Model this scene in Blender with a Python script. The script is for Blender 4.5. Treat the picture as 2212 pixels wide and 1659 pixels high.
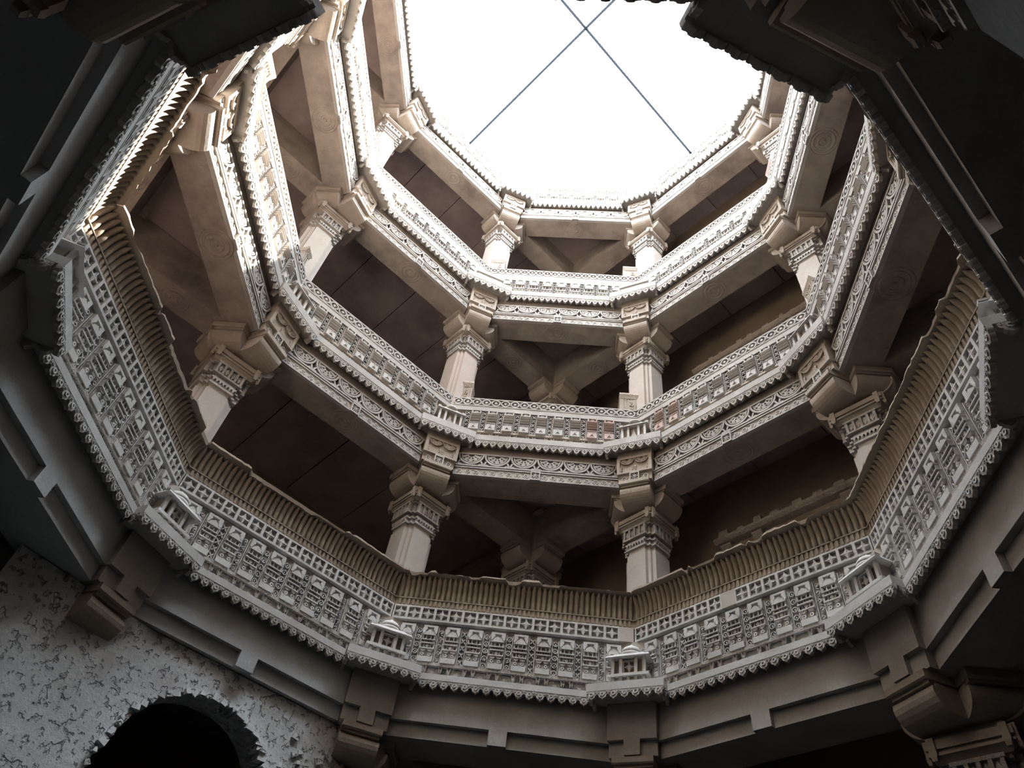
import bpy, math, random
from math import sin, cos, tan, pi, radians, sqrt
random.seed(7)
scene = bpy.context.scene
for o in list(bpy.data.objects):
    bpy.data.objects.remove(o)
COL = scene.collection

# ------------------------------------------------------------------ camera
S = 2.8                    # metres per unit of shaft apothem
EYE = 1.6                  # eye height above the floor of the well
CAMXY = (0.121469 * S, -1.117711 * S)
YAW, PIT, ROL = -0.137931, 0.868735, 0.177305
from mathutils import Matrix, Vector
f = Vector((sin(YAW) * cos(PIT), cos(YAW) * cos(PIT), sin(PIT)))
r = Vector((cos(YAW), -sin(YAW), 0.0))
u = r.cross(f)
rr = cos(ROL) * r + sin(ROL) * u
uu = -sin(ROL) * r + cos(ROL) * u
cam = bpy.data.cameras.new('camera')
camo = bpy.data.objects.new('camera', cam)
COL.objects.link(camo)
camo.matrix_world = Matrix(((rr.x, uu.x, -f.x, CAMXY[0]), (rr.y, uu.y, -f.y, CAMXY[1]),
                            (rr.z, uu.z, -f.z, EYE), (0, 0, 0, 1)))
cam.sensor_width = 36.0
cam.lens = 36.0 * 1543.957 / 2212.0
cam.clip_start = 0.02
scene.camera = camo

# ------------------------------------------------------------------ sky, sun, exposure
world = bpy.data.worlds.new('sky')
scene.world = world
world.use_nodes = True
bg = world.node_tree.nodes['Background']
bg.inputs['Color'].default_value = (0.80, 0.90, 1.0, 1)
bg.inputs['Strength'].default_value = 1.0
SUN_AZ, SUN_EL, SUN_E = 57.0, 58.7, 4.0
sl = bpy.data.lights.new('sun', 'SUN')
sl.energy = SUN_E
sl.angle = radians(0.53)
sl.color = (1.0, 0.95, 0.87)
so = bpy.data.objects.new('sun', sl)
COL.objects.link(so)
sd = Vector((sin(radians(SUN_AZ)) * cos(radians(SUN_EL)), cos(radians(SUN_AZ)) * cos(radians(SUN_EL)), sin(radians(SUN_EL))))
so.rotation_euler = sd.to_track_quat('Z', 'Y').to_euler()
so.location = (8, 3, 20)
vs = scene.view_settings
vs.view_transform = 'Standard'
vs.look = 'None'
vs.gamma = 1.0
vs.use_curve_mapping = False
vs.exposure = 4.65

# ------------------------------------------------------------------ materials
def mat(name, c1, c2, c3=None, scale=3.0, bump=0.25, fine=70.0, rough=0.92, carve=0.0, carve_scale=40.0, stain=0.5, pits=0.0):
    m = bpy.data.materials.new(name)
    m.use_nodes = True
    nt = m.node_tree
    N, L = nt.nodes, nt.links
    bs = N['Principled BSDF']
    bs.inputs['Roughness'].default_value = rough
    bs.inputs['Specular IOR Level'].default_value = 0.15
    geo = N.new('ShaderNodeNewGeometry')
    def noise(sc, det=6.0, rgh=0.6):
        n = N.new('ShaderNodeTexNoise')
        n.inputs['Scale'].default_value = sc
        n.inputs['Detail'].default_value = det
        n.inputs['Roughness'].default_value = rgh
        L.new(geo.outputs['Position'], n.inputs['Vector'])
        return n
    def ramp(src, a, b, ca=(0, 0, 0, 1), cb=(1, 1, 1, 1)):
        rp = N.new('ShaderNodeValToRGB')
        rp.color_ramp.elements[0].position = a
        rp.color_ramp.elements[1].position = b
        rp.color_ramp.elements[0].color = ca
        rp.color_ramp.elements[1].color = cb
        L.new(src, rp.inputs['Fac'])
        return rp
    def mix(fac, a, b, mode='MIX'):
        mx = N.new('ShaderNodeMix')
        mx.data_type = 'RGBA'
        mx.blend_type = mode
        if isinstance(fac, float):
            mx.inputs[0].default_value = fac
        else:
            L.new(fac, mx.inputs[0])
        for k, v in ((6, a), (7, b)):
            if isinstance(v, tuple):
                mx.inputs[k].default_value = v
            else:
                L.new(v, mx.inputs[k])
        return mx.outputs[2]
    n1 = noise(scale)
    base = mix(ramp(n1.outputs['Fac'], 0.35, 0.65).outputs['Color'], c1 + (1,), c2 + (1,))
    n2 = noise(scale * 0.35, 8.0, 0.65)
    if c3:
        st = ramp(n2.outputs['Fac'], 0.48, 0.66)
        stv = N.new('ShaderNodeMath')
        stv.operation = 'MULTIPLY'
        L.new(st.outputs['Color'], stv.inputs[0])
        stv.inputs[1].default_value = stain
        base = mix(stv.outputs[0], base, c3 + (1,))
    n3 = noise(fine, 4.0, 0.7)
    base = mix(0.35, base, ramp(n3.outputs['Fac'], 0.3, 0.7, (0.55, 0.55, 0.55, 1), (1, 1, 1, 1)).outputs['Color'], 'MULTIPLY')
    L.new(base, bs.inputs['Base Color'])
    n4 = noise(fine * 0.35, 8.0, 0.7)
    h = n4.outputs['Fac']
    if carve > 0:
        v = N.new('ShaderNodeTexVoronoi')
        v.feature = 'SMOOTH_F1'
        v.inputs['Scale'].default_value = carve_scale
        v.inputs['Smoothness'].default_value = 0.25
        L.new(geo.outputs['Position'], v.inputs['Vector'])
        w = N.new('ShaderNodeMath')
        w.operation = 'SINE'
        mm = N.new('ShaderNodeMath')
        mm.operation = 'MULTIPLY'
        mm.inputs[1].default_value = 14.0
        L.new(v.outputs['Distance'], mm.inputs[0])
        L.new(mm.outputs[0], w.inputs[0])
        b2 = N.new('ShaderNodeBump')
        b2.inputs['Strength'].default_value = carve
        b2.inputs['Distance'].default_value = 0.02
        L.new(w.outputs[0], b2.inputs['Height'])
    b1 = N.new('ShaderNodeBump')
    b1.inputs['Strength'].default_value = bump
    b1.inputs['Distance'].default_value = 0.03
    L.new(h, b1.inputs['Height'])
    if carve > 0:
        L.new(b2.outputs['Normal'], b1.inputs['Normal'])
    last = b1
    if pits > 0:
        vp = N.new('ShaderNodeTexNoise')
        vp.inputs['Scale'].default_value = 22.0
        vp.inputs['Detail'].default_value = 5.0
        L.new(geo.outputs['Position'], vp.inputs['Vector'])
        rp = ramp(vp.outputs['Fac'], 0.36, 0.44)
        b3 = N.new('ShaderNodeBump')
        b3.inputs['Strength'].default_value = pits
        b3.inputs['Distance'].default_value = 0.06
        L.new(rp.outputs['Color'], b3.inputs['Height'])
        L.new(b1.outputs['Normal'], b3.inputs['Normal'])
        last = b3
    L.new(last.outputs['Normal'], bs.inputs['Normal'])
    return m

M_STONE = mat('sandstone', (0.42, 0.36, 0.30), (0.33, 0.275, 0.225), (0.25, 0.20, 0.17), 2.5, 0.25)
M_SHAFT = mat('dressed_sandstone', (0.47, 0.42, 0.37), (0.40, 0.35, 0.305), (0.38, 0.29, 0.25), 1.6, 0.12, stain=0.6)
M_CARVE = mat('carved_sandstone', (0.43, 0.37, 0.31), (0.33, 0.27, 0.22), (0.27, 0.21, 0.175), 3.0, 0.25, carve=0.35, carve_scale=38)
M_GREY = mat('weathered_grey_sandstone', (0.45, 0.42, 0.385), (0.36, 0.33, 0.30), (0.29, 0.25, 0.225), 3.0, 0.22)
M_GREYC = mat('weathered_carved_sandstone', (0.43, 0.395, 0.36), (0.33, 0.30, 0.27), (0.27, 0.225, 0.20), 3.0, 0.25, carve=0.3, carve_scale=45)
M_RIB = mat('brown_ribbed_sandstone', (0.33, 0.265, 0.20), (0.25, 0.195, 0.145), (0.18, 0.135, 0.10), 4.0, 0.3, stain=0.6)
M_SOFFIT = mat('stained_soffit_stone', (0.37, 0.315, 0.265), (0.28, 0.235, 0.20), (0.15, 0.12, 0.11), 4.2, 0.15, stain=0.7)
M_SLAB = mat('reddish_ceiling_stone', (0.32, 0.26, 0.235), (0.24, 0.19, 0.175), (0.15, 0.115, 0.115), 2.4, 0.15, stain=0.7)
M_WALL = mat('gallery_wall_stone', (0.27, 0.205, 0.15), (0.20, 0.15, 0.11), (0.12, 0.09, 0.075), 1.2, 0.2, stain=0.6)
M_PLASTER = mat('lime_plaster', (0.72, 0.72, 0.72), (0.60, 0.59, 0.58), (0.36, 0.31, 0.28), 3.5, 0.5, pits=0.9, stain=0.5)
M_LIME_LIT = mat('limewashed_sidelit_stone', (0.54, 0.55, 0.55), (0.44, 0.44, 0.44), (0.33, 0.31, 0.29), 2.0, 0.25)  # left beams: lime wash and cool side light, both put into the colour
M_PALE = mat('pale_grey_sandstone', (0.56, 0.54, 0.51), (0.47, 0.45, 0.42), (0.37, 0.33, 0.30), 3.0, 0.22)
M_SHADE = mat('shade_dark_stone', (0.05, 0.045, 0.04), (0.035, 0.03, 0.027), (0.025, 0.02, 0.018), 2.0, 0.25)  # lowest shafts: shade of the beams overhead put into the stone colour
M_FLOOR = mat('dark_wet_floor', (0.05, 0.05, 0.045), (0.03, 0.03, 0.03), None, 2.0, 0.1, rough=0.5)
M_PINK = mat('pink_sandstone', (0.45, 0.345, 0.305), (0.36, 0.27, 0.24), (0.28, 0.205, 0.18), 3.0, 0.25)
M_CABLE = bpy.data.materials.new('white_nylon')
M_CABLE.use_nodes = True
_nt = M_CABLE.node_tree
_tr = _nt.nodes.new('ShaderNodeBsdfTranslucent')
_tr.inputs['Color'].default_value = (0.085, 0.09, 0.10, 1)
_nt.links.new(_tr.outputs[0], _nt.nodes['Material Output'].inputs['Surface'])

# ------------------------------------------------------------------ mesh helpers
class MB:
    def __init__(s):
        s.v, s.f = [], []
    def add(s, vs, fs):
        n = len(s.v)
        s.v += [tuple(p) for p in vs]
        s.f += [tuple(i + n for i in q) for q in fs]
        return s
    def hexa(s, p):                     # 8 points, bottom ring then top ring
        return s.add(p, [(3, 2, 1, 0), (4, 5, 6, 7), (0, 1, 5, 4), (1, 2, 6, 5), (2, 3, 7, 6), (3, 0, 4, 7)])
    def box(s, x0, x1, y0, y1, z0, z1):
        return s.hexa([(x0, y0, z0), (x1, y0, z0), (x1, y1, z0), (x0, y1, z0), (x0, y0, z1), (x1, y0, z1), (x1, y1, z1), (x0, y1, z1)])
    def frus(s, x0, x1, y0, y1, z0, z1, d):   # box whose top is inset by d (d<0 flares)
        return s.hexa([(x0, y0, z0), (x1, y0, z0), (x1, y1, z0), (x0, y1, z0), (x0 + d, y0 + d, z1), (x1 - d, y0 + d, z1), (x1 - d, y1 - d, z1), (x0 + d, y1 - d, z1)])
    def ext(s, poly, a, b, axis='y'):   # extrude 2-D polygon: axis y -> poly is (x,z); x -> (y,z); z -> (x,y)
        n = len(poly)
        def P(p, t):
            return {'y': (p[0], t, p[1]), 'x': (t, p[0], p[1]), 'z': (p[0], p[1], t)}[axis]
        vs = [P(p, a) for p in poly] + [P(p, b) for p in poly]
        fs = [tuple(range(n)), tuple(range(2 * n - 1, n - 1, -1))]
        fs += [(i, i + n, (i + 1) % n + n, (i + 1) % n) for i in range(n)]
        return s.add(vs, fs)
    def lathe(s, prof, cx=0, cy=0, seg=10, z0=0.0, squash=1.0):      # prof: (radius, z)
        n = len(prof)
        vs = []
        for i in range(seg):
            a = 2 * pi * i / seg
            for (q, z) in prof:
                vs.append((cx + q * cos(a), cy + squash * q * sin(a), z0 + z))
        fs = []
        for i in range(seg):
            j = (i + 1) % seg
            for k in range(n - 1):
                fs.append((i * n + k, j * n + k, j * n + k + 1, i * n + k + 1))
        fs.append(tuple(i * n for i in range(seg))[::-1])
        fs.append(tuple(i * n + n - 1 for i in range(seg)))
        return s.add(vs, fs)
    def ring(s, cx, cz, r0, r1, y0, y1, seg=12, a0=0.0, a1=2 * pi):   # flat ring in the x-z plane, front at y0
        full = abs(a1 - a0 - 2 * pi) < 1e-6
        m = seg if full else seg + 1
        vs = []
        for i in range(m):
            a = a0 + (a1 - a0) * i / seg
            c, d = cos(a), sin(a)
            vs += [(cx + r0 * c, y0, cz + r0 * d), (cx + r1 * c, y0, cz + r1 * d), (cx + r1 * c, y1, cz + r1 * d), (cx + r0 * c, y1, cz + r0 * d)]
        fs = []
        for i in range(seg):
            j = (i + 1) % m
            for k in range(4):
                if k == 2:
                    continue
                k2 = (k + 1) % 4
                fs.append((4 * i + k, 4 * i + k2, 4 * j + k2, 4 * j + k))
        return s.add(vs, fs)
    def bar2(s, x0, z0, x1, z1, w, y0, y1):   # thin bar in the x-z plane
        dx, dz = x1 - x0, z1 - z0
        l = sqrt(dx * dx + dz * dz) or 1
        nx, nz = -dz / l * w / 2, dx / l * w / 2
        return s.ext([(x0 + nx, z0 + nz), (x0 - nx, z0 - nz), (x1 - nx, z1 - nz), (x1 + nx, z1 + nz)], y0, y1)
    def shift(s, dx, dy, dz):
        s.v = [(a + dx, b + dy, c + dz) for a, b, c in s.v]
        return s
    def rotz(s, a):
        c, d = cos(a), sin(a)
        s.v = [(x * c - y * d, x * d + y * c, z) for x, y, z in s.v]
        return s
    def mesh(s, name, m, smooth=False):
        me = bpy.data.meshes.new(name)
        me.from_pydata(s.v, [], s.f)
        me.materials.append(m)
        if smooth:
            me.polygons.foreach_set('use_smooth', [True] * len(me.polygons))
        me.update()
        return me

import bmesh
def fix(me):
    bm = bmesh.new()
    bm.from_mesh(me)
    bmesh.ops.recalc_face_normals(bm, faces=bm.faces)
    bm.to_mesh(me)
    bm.free()
    return me

CACHE = {}
def cached(key, fn, name, m, smooth=False):
    if key not in CACHE:
        CACHE[key] = fix(fn().mesh(name, m, smooth))
    return CACHE[key]

def obj(name, me, parent=None, loc=(0, 0, 0), rz=0.0, ry=0.0, scale=None):
    o = bpy.data.objects.new(name, me)
    COL.objects.link(o)
    if parent:
        o.parent = parent
    o.location = loc
    o.rotation_euler = (0, ry, rz)
    if scale:
        o.scale = scale
    return o
def thing(name, label, cat, loc, rz, group=None):
    o = bpy.data.objects.new(name, None)
    COL.objects.link(o)
    o.empty_display_size = 0.1
    o.location = loc
    o.rotation_euler = (0, 0, rz)
    o['label'] = label
    o['category'] = cat
    if group:
        o['group'] = group
    return o
def struct(o):
    o['kind'] = 'structure'
    return o

T8 = tan(pi / 8)
C8 = cos(pi / 8)
def hl(v, lat=0.0):
    """half length of an octagon side at apothem v, cut back by a corner piece of half width lat"""
    return v * T8 - lat / C8
def bar(v0, v1, z0, z1, lat=0.0, mb=None, lo=None, hi=None):
    mb = mb or MB()
    a, b = hl(v0, lat), hl(v1, lat)
    xa0, xa1 = (-a if lo is None else lo), (a if hi is None else hi)
    xb0, xb1 = (-b if lo is None else lo), (b if hi is None else hi)
    return mb.hexa([(xa0, v0, z0), (xa1, v0, z0), (xb1, v1, z0), (xb0, v1, z0), (xa0, v0, z1), (xa1, v0, z1), (xb1, v1, z1), (xb0, v1, z1)])

# ------------------------------------------------------------------ storeys (heights above the eye, units of S -> metres)
def sc(d):
    return {k: (v * S if k not in ('off', 'th') else v) for k, v in d.items()}
ST = [
    sc(dict(face=.953, back=1.12, bb=.889, s1=.931, btop=1.040, pr=.920, tip=1.017, p0=1.043, p1=1.062, led=1.115, pl1=1.238, l0=1.255, l1=1.306, rb=1.336, cr=1.430, core=.957, off=(-.0247, .0111), th=.0053)),
    sc(dict(face=.993, back=1.12, bb=1.947, s1=1.993, btop=2.126, at=2.070, pr=.968, tip=2.094, p0=2.130, p1=2.160, led=2.213, pl1=2.343, l0=2.372, l1=2.424, core=1.000, off=(-.0118, .0160), th=.0028)),
    sc(dict(face=.993, back=1.12, bb=3.026, s1=3.077, btop=3.230, at=3.160, pr=.971, tip=3.190, p0=3.234, p1=3.271, led=3.305, pl1=3.430, l0=3.488, l1=3.543, core=1.004, off=(.0069, -.0051), th=.0036)),
    sc(dict(face=1.03, back=1.16, bb=4.218, s1=4.272, btop=4.414, at=4.352, pr=1.006, tip=4.360, p0=4.418, p1=4.452, led=4.485, pl1=4.60, l0=4.622, l1=4.683, core=1.040, off=(.0296, -.0220), th=-.0116)),
]
CORN_R = [2.56, 2.765, 2.745, 2.81]     # front of the corner cornices, radial
CORN_W = [0.32, 0.335, 0.35, 0.335]
BLK_R = [2.75, 2.85, 2.865, 2.92]       # front of the impost blocks
BLK_W = 0.20
for k, d in enumerate(ST):
    d['ox'], d['oy'] = d['off'][0] * S, d['off'][1] * S
    d['mid'] = (d['face'] + d['back']) / 2

def side_frame(k, j, v, z):
    d = ST[k]
    a = -pi / 4 * j + d['th']
    # local +Y is outward
    return (d['ox'] - sin(a) * v, d['oy'] + cos(a) * v, z + EYE), a
def corner_frame(k, c, rad, z):
    d = ST[k]
    a = -pi / 4 * (c + 0.5) + d['th']
    return (d['ox'] - sin(a) * rad, d['oy'] + cos(a) * rad, z + EYE), a

TIER = ['lowest tier', 'second tier', 'third tier', 'topmost tier']
BAY = {0: 'back bay facing the viewer', 1: 'bay just right of the back bay', 2: 'far right bay', 3: 'near right bay',
       4: 'near bay above the viewer', -1: 'bay just left of the back bay', -2: 'far left bay', -3: 'near left bay'}
CRN = {-1: 'left back corner', 0: 'right back corner', 1: 'right corner', 2: 'far right corner', 3: 'near right corner',
       -4: 'near left corner', -3: 'far left corner', -2: 'left corner'}
def visible(k, j):
    return (j in (-3, -2, -1, 0, 1, 2)) or (k == 0)
def cvisible(k, c):
    return (c in (-3, -2, -1, 0, 1, 2)) or (k == 0)

# ------------------------------------------------------------------ repeated pieces
def tooth_mb(w, h, t=0.028):
    h_ = [(.5, -.30), (.47, -.42), (.38, -.50), (.33, -.55), (.32, -.68), (.25, -.79), (.13, -.85), (.07, -.93)]
    o = [(-.5, 0), (.5, 0)] + h_ + [(0, -1)] + [(-x, z) for x, z in h_[::-1]]
    m = MB().ext([(x * w, z * h) for x, z in o], 0, t)
    m.ring(0, -.42 * h, .10 * w, .20 * w, -0.008, 0.001, 8)
    for s in (-1, 1):
        m.ring(s * .36 * w, -.18 * h, .05 * w, .11 * w, -0.006, 0.001, 6)
    return m
def tooth(w, h, m_):
    key = ('tooth', round(w, 3), round(h, 3), m_.name)
    return cached(key, lambda: tooth_mb(w, h), 'tooth', m_)

def plaque0_mb(w, h):
    """miniature pavilion in relief: plain foot, scroll arches, panels, balustrade, posts, dome, leaf corners"""
    m = MB()
    t = 0.028
    m.box(-w / 2, w / 2, 0, t, 0, h)
    y = -0.014
    m.box(-w / 2, w / 2, y, 0, 0, .14 * h)
    for s in (-1, 1):                   # two arch scrolls with triangular cut between
        m.ring(s * .24 * w, .20 * h, .05 * w, .13 * w, y, 0, 8)
        m.ext([(s * .24 * w - .2 * w, .34 * h), (s * .24 * w + .2 * w, .34 * h), (s * .24 * w + .16 * w, .29 * h), (s * .24 * w, .27 * h), (s * .24 * w - .16 * w, .29 * h)], y, 0)
    m.box(-w / 2, w / 2, y - .004, 0, .34 * h, .37 * h)
    m.ext([(-.14 * w, .425 * h), (0, .375 * h), (.14 * w, .425 * h), (0, .475 * h)], y, 0)
    for s in (-1, 1):
        m.box(s * .46 * w - .04 * w, s * .46 * w + .04 * w, y, 0, .37 * h, .48 * h)
        m.box(s * .22 * w - .025 * w, s * .22 * w + .025 * w, y, 0, .37 * h, .48 * h)
    m.box(-w / 2, w / 2, y - .006, 0, .48 * h, .51 * h)
    for i in range(6):
        x = (-.42 + .84 * i / 5) * w
        m.box(x - .035 * w, x + .035 * w, y, 0, .51 * h, .57 * h)
    m.box(-w / 2, w / 2, y - .010, 0, .57 * h, .59 * h)
    for x in (-.40, -.16, .16, .40):
        m.box((x - .035) * w, (x + .035) * w, y - .004, 0, .59 * h, .71 * h)
    m.box(-.46 * w, .46 * w, y - .010, 0, .71 * h, .735 * h)
    m.ext([(-.34 * w, .735 * h), (.34 * w, .735 * h), (.31 * w, .79 * h), (.20 * w, .83 * h), (.06 * w, .855 * h), (0, .88 * h), (-.06 * w, .855 * h), (-.20 * w, .83 * h), (-.31 * w, .79 * h)], y - .006, 0)
    for s in (-1, 1):
        m.ext([(s * .5 * w, .80 * h), (s * .42 * w, .76 * h), (s * .20 * w, .91 * h), (s * .26 * w, .95 * h), (s * .5 * w, .95 * h)], y, 0)
    m.box(-w / 2, w / 2, y, 0, .95 * h, h)
    m.v = [(x, q * 1.5 if q < 0 else q, z) for x, q, z in m.v]
    return m
def plaque1_mb(w, h):
    m = MB()
    t = 0.028
    m.box(-w / 2, w / 2, 0, t, 0, h)
    y = -0.016
    m.frus(-w / 2, w / 2, y - .012, 0, 0, .24 * h, .004)
    m.box(-.02 * w, .02 * w, y - .018, y, .10 * h, .30 * h)
    for s in (-1, 1):
        m.bar2(0, .17 * h, s * .16 * w, .08 * h, .05 * w, y - .016, y)
    for i in range(3):
        m.box(-.48 * w, .48 * w, y + .003 * (i % 2), 0, (.26 + .05 * i) * h, (.29 + .05 * i) * h)
    for i in range(3):                  # louvre-like rolls
        z = (.44 + .125 * i) * h
        m.ext([(0, z), (-.020, z + .01 * h), (-.028, z + .05 * h), (-.016, z + .085 * h), (0, z + .10 * h)], -.5 * w, .5 * w, 'x')
    m.box(-w / 2, w / 2, y, 0, .82 * h, .86 * h)
    for s in (-1, 1):
        m.box(s * .43 * w - .07 * w, s * .43 * w + .07 * w, y, 0, .86 * h, h)
    m.box(-w / 2, w / 2, y, 0, .955 * h, h)
    m.box(-.2 * w, .2 * w, y + .004, 0, .885 * h, .93 * h)
    m.v = [(x, q * 1.5 if q < 0 else q, z) for x, q, z in m.v]
    return m
def plaque2_mb(w, h):
    m = MB()
    m.box(-w / 2, w / 2, 0, .028, 0, h)
    y = -0.016
    m.box(-w / 2, w / 2, y, 0, 0, .06 * h)
    for i in range(3):
        x = (-.32 + .32 * i) * w
        m.ring(x, .15 * h, .05 * w, .11 * w, y, 0, 8)
    m.box(-w / 2, w / 2, y, 0, .26 * h, .32 * h)
    for x in (-.42, -.2, .2, .42):
        m.box((x - .035) * w, (x + .035) * w, y, 0, .32 * h, .52 * h)
    m.box(-w / 2, w / 2, y - .008, 0, .52 * h, .57 * h)
    m.ext([(-.40 * w, .57 * h), (.40 * w, .57 * h), (.37 * w, .66 * h), (.22 * w, .76 * h), (0, .83 * h), (-.22 * w, .76 * h), (-.37 * w, .66 * h)], y - .006, 0)
    for s in (-1, 1):
        m.ext([(s * .5 * w, .70 * h), (s * .40 * w, .70 * h), (s * .15 * w, .90 * h), (s * .3 * w, .93 * h), (s * .5 * w, .93 * h)], y, 0)
    m.box(-w / 2, w / 2, y, 0, .93 * h, h)
    m.v = [(x, q * 1.5 if q < 0 else q, z) for x, q, z in m.v]
    return m

def scroll_mb(w, h, kind):
    """narrow scroll panel between the plaques, sunk behind two edge fillets"""
    m = MB()
    m.box(-w / 2, w / 2, .018, .03, 0, h)
    e = .10 * w
    for s in (-1, 1):
        m.box(s * (w / 2 - e / 2) - e / 2, s * (w / 2 - e / 2) + e / 2, 0, .018, 0, h)
    n = 5
    q = h / n
    for i in range(n):
        z = (i + .5) * q
        if kind == 0:                   # running spiral
            s = 1 if i % 2 else -1
            m.ring(s * .04 * w, z, .14 * w, .24 * w, 0, .018, 9, -pi * .7, pi * 1.05)
            m.ring(s * .06 * w, z, .0, .08 * w, 0.003, .018, 6)
            m.bar2(-s * .18 * w, z - q * .5, s * .18 * w, z - q * .28, .07 * w, .002, .018)
        elif kind == 1:                 # quatrefoils
            for a in range(4):
                t = pi / 4 + a * pi / 2
                m.bar2(.06 * w * cos(t), z + .06 * w * sin(t), .38 * w * cos(t), z + q * .46 * sin(t), .12 * w, 0, .018)
            m.ring(0, z, 0, .09 * w, -.003, .018, 6)
        else:                           # ring and bud
            m.ring(0, z, .26 * w, .36 * w, 0, .018, 10)
            m.ext([(0, z - .16 * w), (.10 * w, z), (0, z + .20 * w), (-.10 * w, z)], .002, .018)
    m.v = [(x, q * 1.6, z) for x, q, z in m.v]
    return m

def cell_mb(w, h):
    """lattice cell: frame with a four-pointed star, dark corners"""
    m = MB()
    f = .012
    m.box(-w / 2, w / 2, .032, .045, 0, h)
    m.box(-w / 2, -w / 2 + f, 0, .032, 0, h)
    m.box(w / 2 - f, w / 2, 0, .032, 0, h)
    m.box(-w / 2 + f, w / 2 - f, 0, .032, 0, .13 * h)
    m.box(-w / 2 + f, w / 2 - f, 0, .032, .89 * h, h)
    cz = .51 * h
    a, b = w / 2 - f, .38 * h
    pts = []
    for i in range(4):
        t = i * pi / 2
        pts.append((a * cos(t), b * sin(t)))
        t += pi / 4
        pts.append((.36 * a * 1.2 * cos(t), .36 * b * 1.2 * sin(t)))
    n = len(m.v)
    vs = [(x, .014 if i % 2 == 0 else .008, cz + z) for i, (x, z) in enumerate(pts)] + [(x, .032, cz + z) for x, z in pts] + [(0, .004, cz)]
    fs = []
    for i in range(8):
        j = (i + 1) % 8
        fs.append((i, j, 16))
        fs.append((i, i + 8, j + 8, j))
    m.add(vs, fs)
    for i in range(4):                  # creases raised on the petals
        t = i * pi / 2
        m.bar2(.2 * a * cos(t), cz + .2 * b * sin(t), .9 * a * cos(t), cz + .9 * b * sin(t), .010, .004, .02)
    return m

def ringcell_mb(w, h):
    m = MB()
    q = .40 * h
    m.ring(0, h / 2, q * .74, q, 0, .03, 12)
    m.ring(0, h / 2, 0, q * .30, 0, .03, 8)
    for s in (-1, 1):
        m.bar2(s * (w / 2), h * .30, s * (w / 2 - (w / 2 - q) * 1.4), h * .62, .014, .004, .03)
        m.bar2(s * (w / 2), h * .70, s * (w / 2 - (w / 2 - q) * 1.4), h * .38, .014, .004, .03)
    return m

def rib_mb(w, d):
    """one convex rib of the seat back; leans over the shaft towards its top"""
    z0, z1 = d['rb'], d['cr'] - .045
    v0, v1 = d['core'] + .010, d['cface']
    n, q = 7, 4
    vs = []
    for i in range(n + 1):
        t = i / n
        z = z0 + (z1 - z0) * t
        v = v0 + (v1 - v0) * (t ** 1.7) + .014 * sin(pi * t)
        ww = w * (.62 if i == 0 else (.86 if i == 1 else (.5 if i == n else 1.0))) * .90
        for k in range(q + 1):
            a = -1 + 2 * k / q
            vs.append((a * ww / 2, v - .026 * (1 - a * a) * (0.6 if i == 0 else 1), z))
    fs = []
    for i in range(n):
        for k in range(q):
            a = i * (q + 1) + k
            fs.append((a, a + 1, a + q + 2, a + q + 1))
    return MB().add(vs, fs)

def bowl_mb(w, h, t=.022):
    """hanging half-round of the arch frieze with pierced fan"""
    m = MB()
    R_ = min(w * .5, h * .92)
    m.ring(0, h, R_ * .86, R_, 0, t, 12, pi, 2 * pi)
    m.ring(0, h, R_ * .70, R_ * .78, .004, t, 12, pi, 2 * pi)
    for i in range(5):
        a = pi + pi * (i + .5) / 5
        m.bar2(R_ * .22 * cos(a), h + R_ * .22 * sin(a), R_ * .72 * cos(a), h + R_ * .72 * sin(a), .022, .004, t)
        a2 = pi + pi * (i + 1) / 5
        if i < 4:
            m.bar2(R_ * .46 * cos(a2), h + R_ * .46 * sin(a2), R_ * .72 * cos(a2 - .25), h + R_ * .72 * sin(a2 - .25), .014, .006, t)
            m.bar2(R_ * .46 * cos(a2), h + R_ * .46 * sin(a2), R_ * .72 * cos(a2 + .25), h + R_ * .72 * sin(a2 + .25), .014, .006, t)
    for s in (-1, 1):                   # spandrel sprigs
        m.bar2(s * w * .5, 0, s * w * .40, h * .42, .018, .002, t)
        m.bar2(s * w * .5, h * .12, s * w * .33, h * .12, .014, .004, t)
    return m

def scrollband_mb(x0, x1, h, t=.012):
    m = MB()
    n = max(1, int(round((x1 - x0) / (h * .95))))
    q = (x1 - x0) / n
    for i in range(n):
        x = x0 + (i + .5) * q
        s = 1 if i % 2 else -1
        m.ring(x, h * .5 + s * .03 * h, .17 * h, .30 * h, 0, t, 8, -.4 * pi, 1.3 * pi)
        m.ring(x, h * .5 + s * .03 * h, 0, .09 * h, .002, t, 5)
        m.bar2(x - q * .5, h * (.5 - s * .34), x + q * .1, h * (.5 - s * .28), .10 * h, .002, t)
    return m
def rosette_mb(w, h, t=.014):
    m = MB()
    m.box(-w / 2, w / 2, .010, .03, 0, h)
    f = .12 * w
    m.box(-w / 2, -w / 2 + f, -t, .012, 0, h)
    m.box(w / 2 - f, w / 2, -t, .012, 0, h)
    m.box(-w / 2 + f, w / 2 - f, -t, .012, 0, .14 * h)
    m.box(-w / 2 + f, w / 2 - f, -t, .012, .86 * h, h)
    for i in range(8):
        a = i * pi / 4
        m.bar2(0, h / 2, .34 * w * cos(a), h / 2 + .33 * h * sin(a), .07 * w, -.008, .012)
    m.ring(0, h / 2, 0, .09 * w, -.012, .012, 8)
    return m
def medallion_mb(rad):
    prof = [(0, -.016), (rad * .12, -.016), (rad * .16, -.005), (rad * .30, -.005), (rad * .34, -.012), (rad * .44, -.012), (rad * .48, -.004),
            (rad * .62, -.004), (rad * .66, -.010), (rad * .76, -.010), (rad * .80, -.003), (rad * .92, -.003), (rad * .95, -.007), (rad, -.002), (rad, .01), (0, .01)]
    return MB().lathe(prof[1:-1], seg=24)

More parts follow.
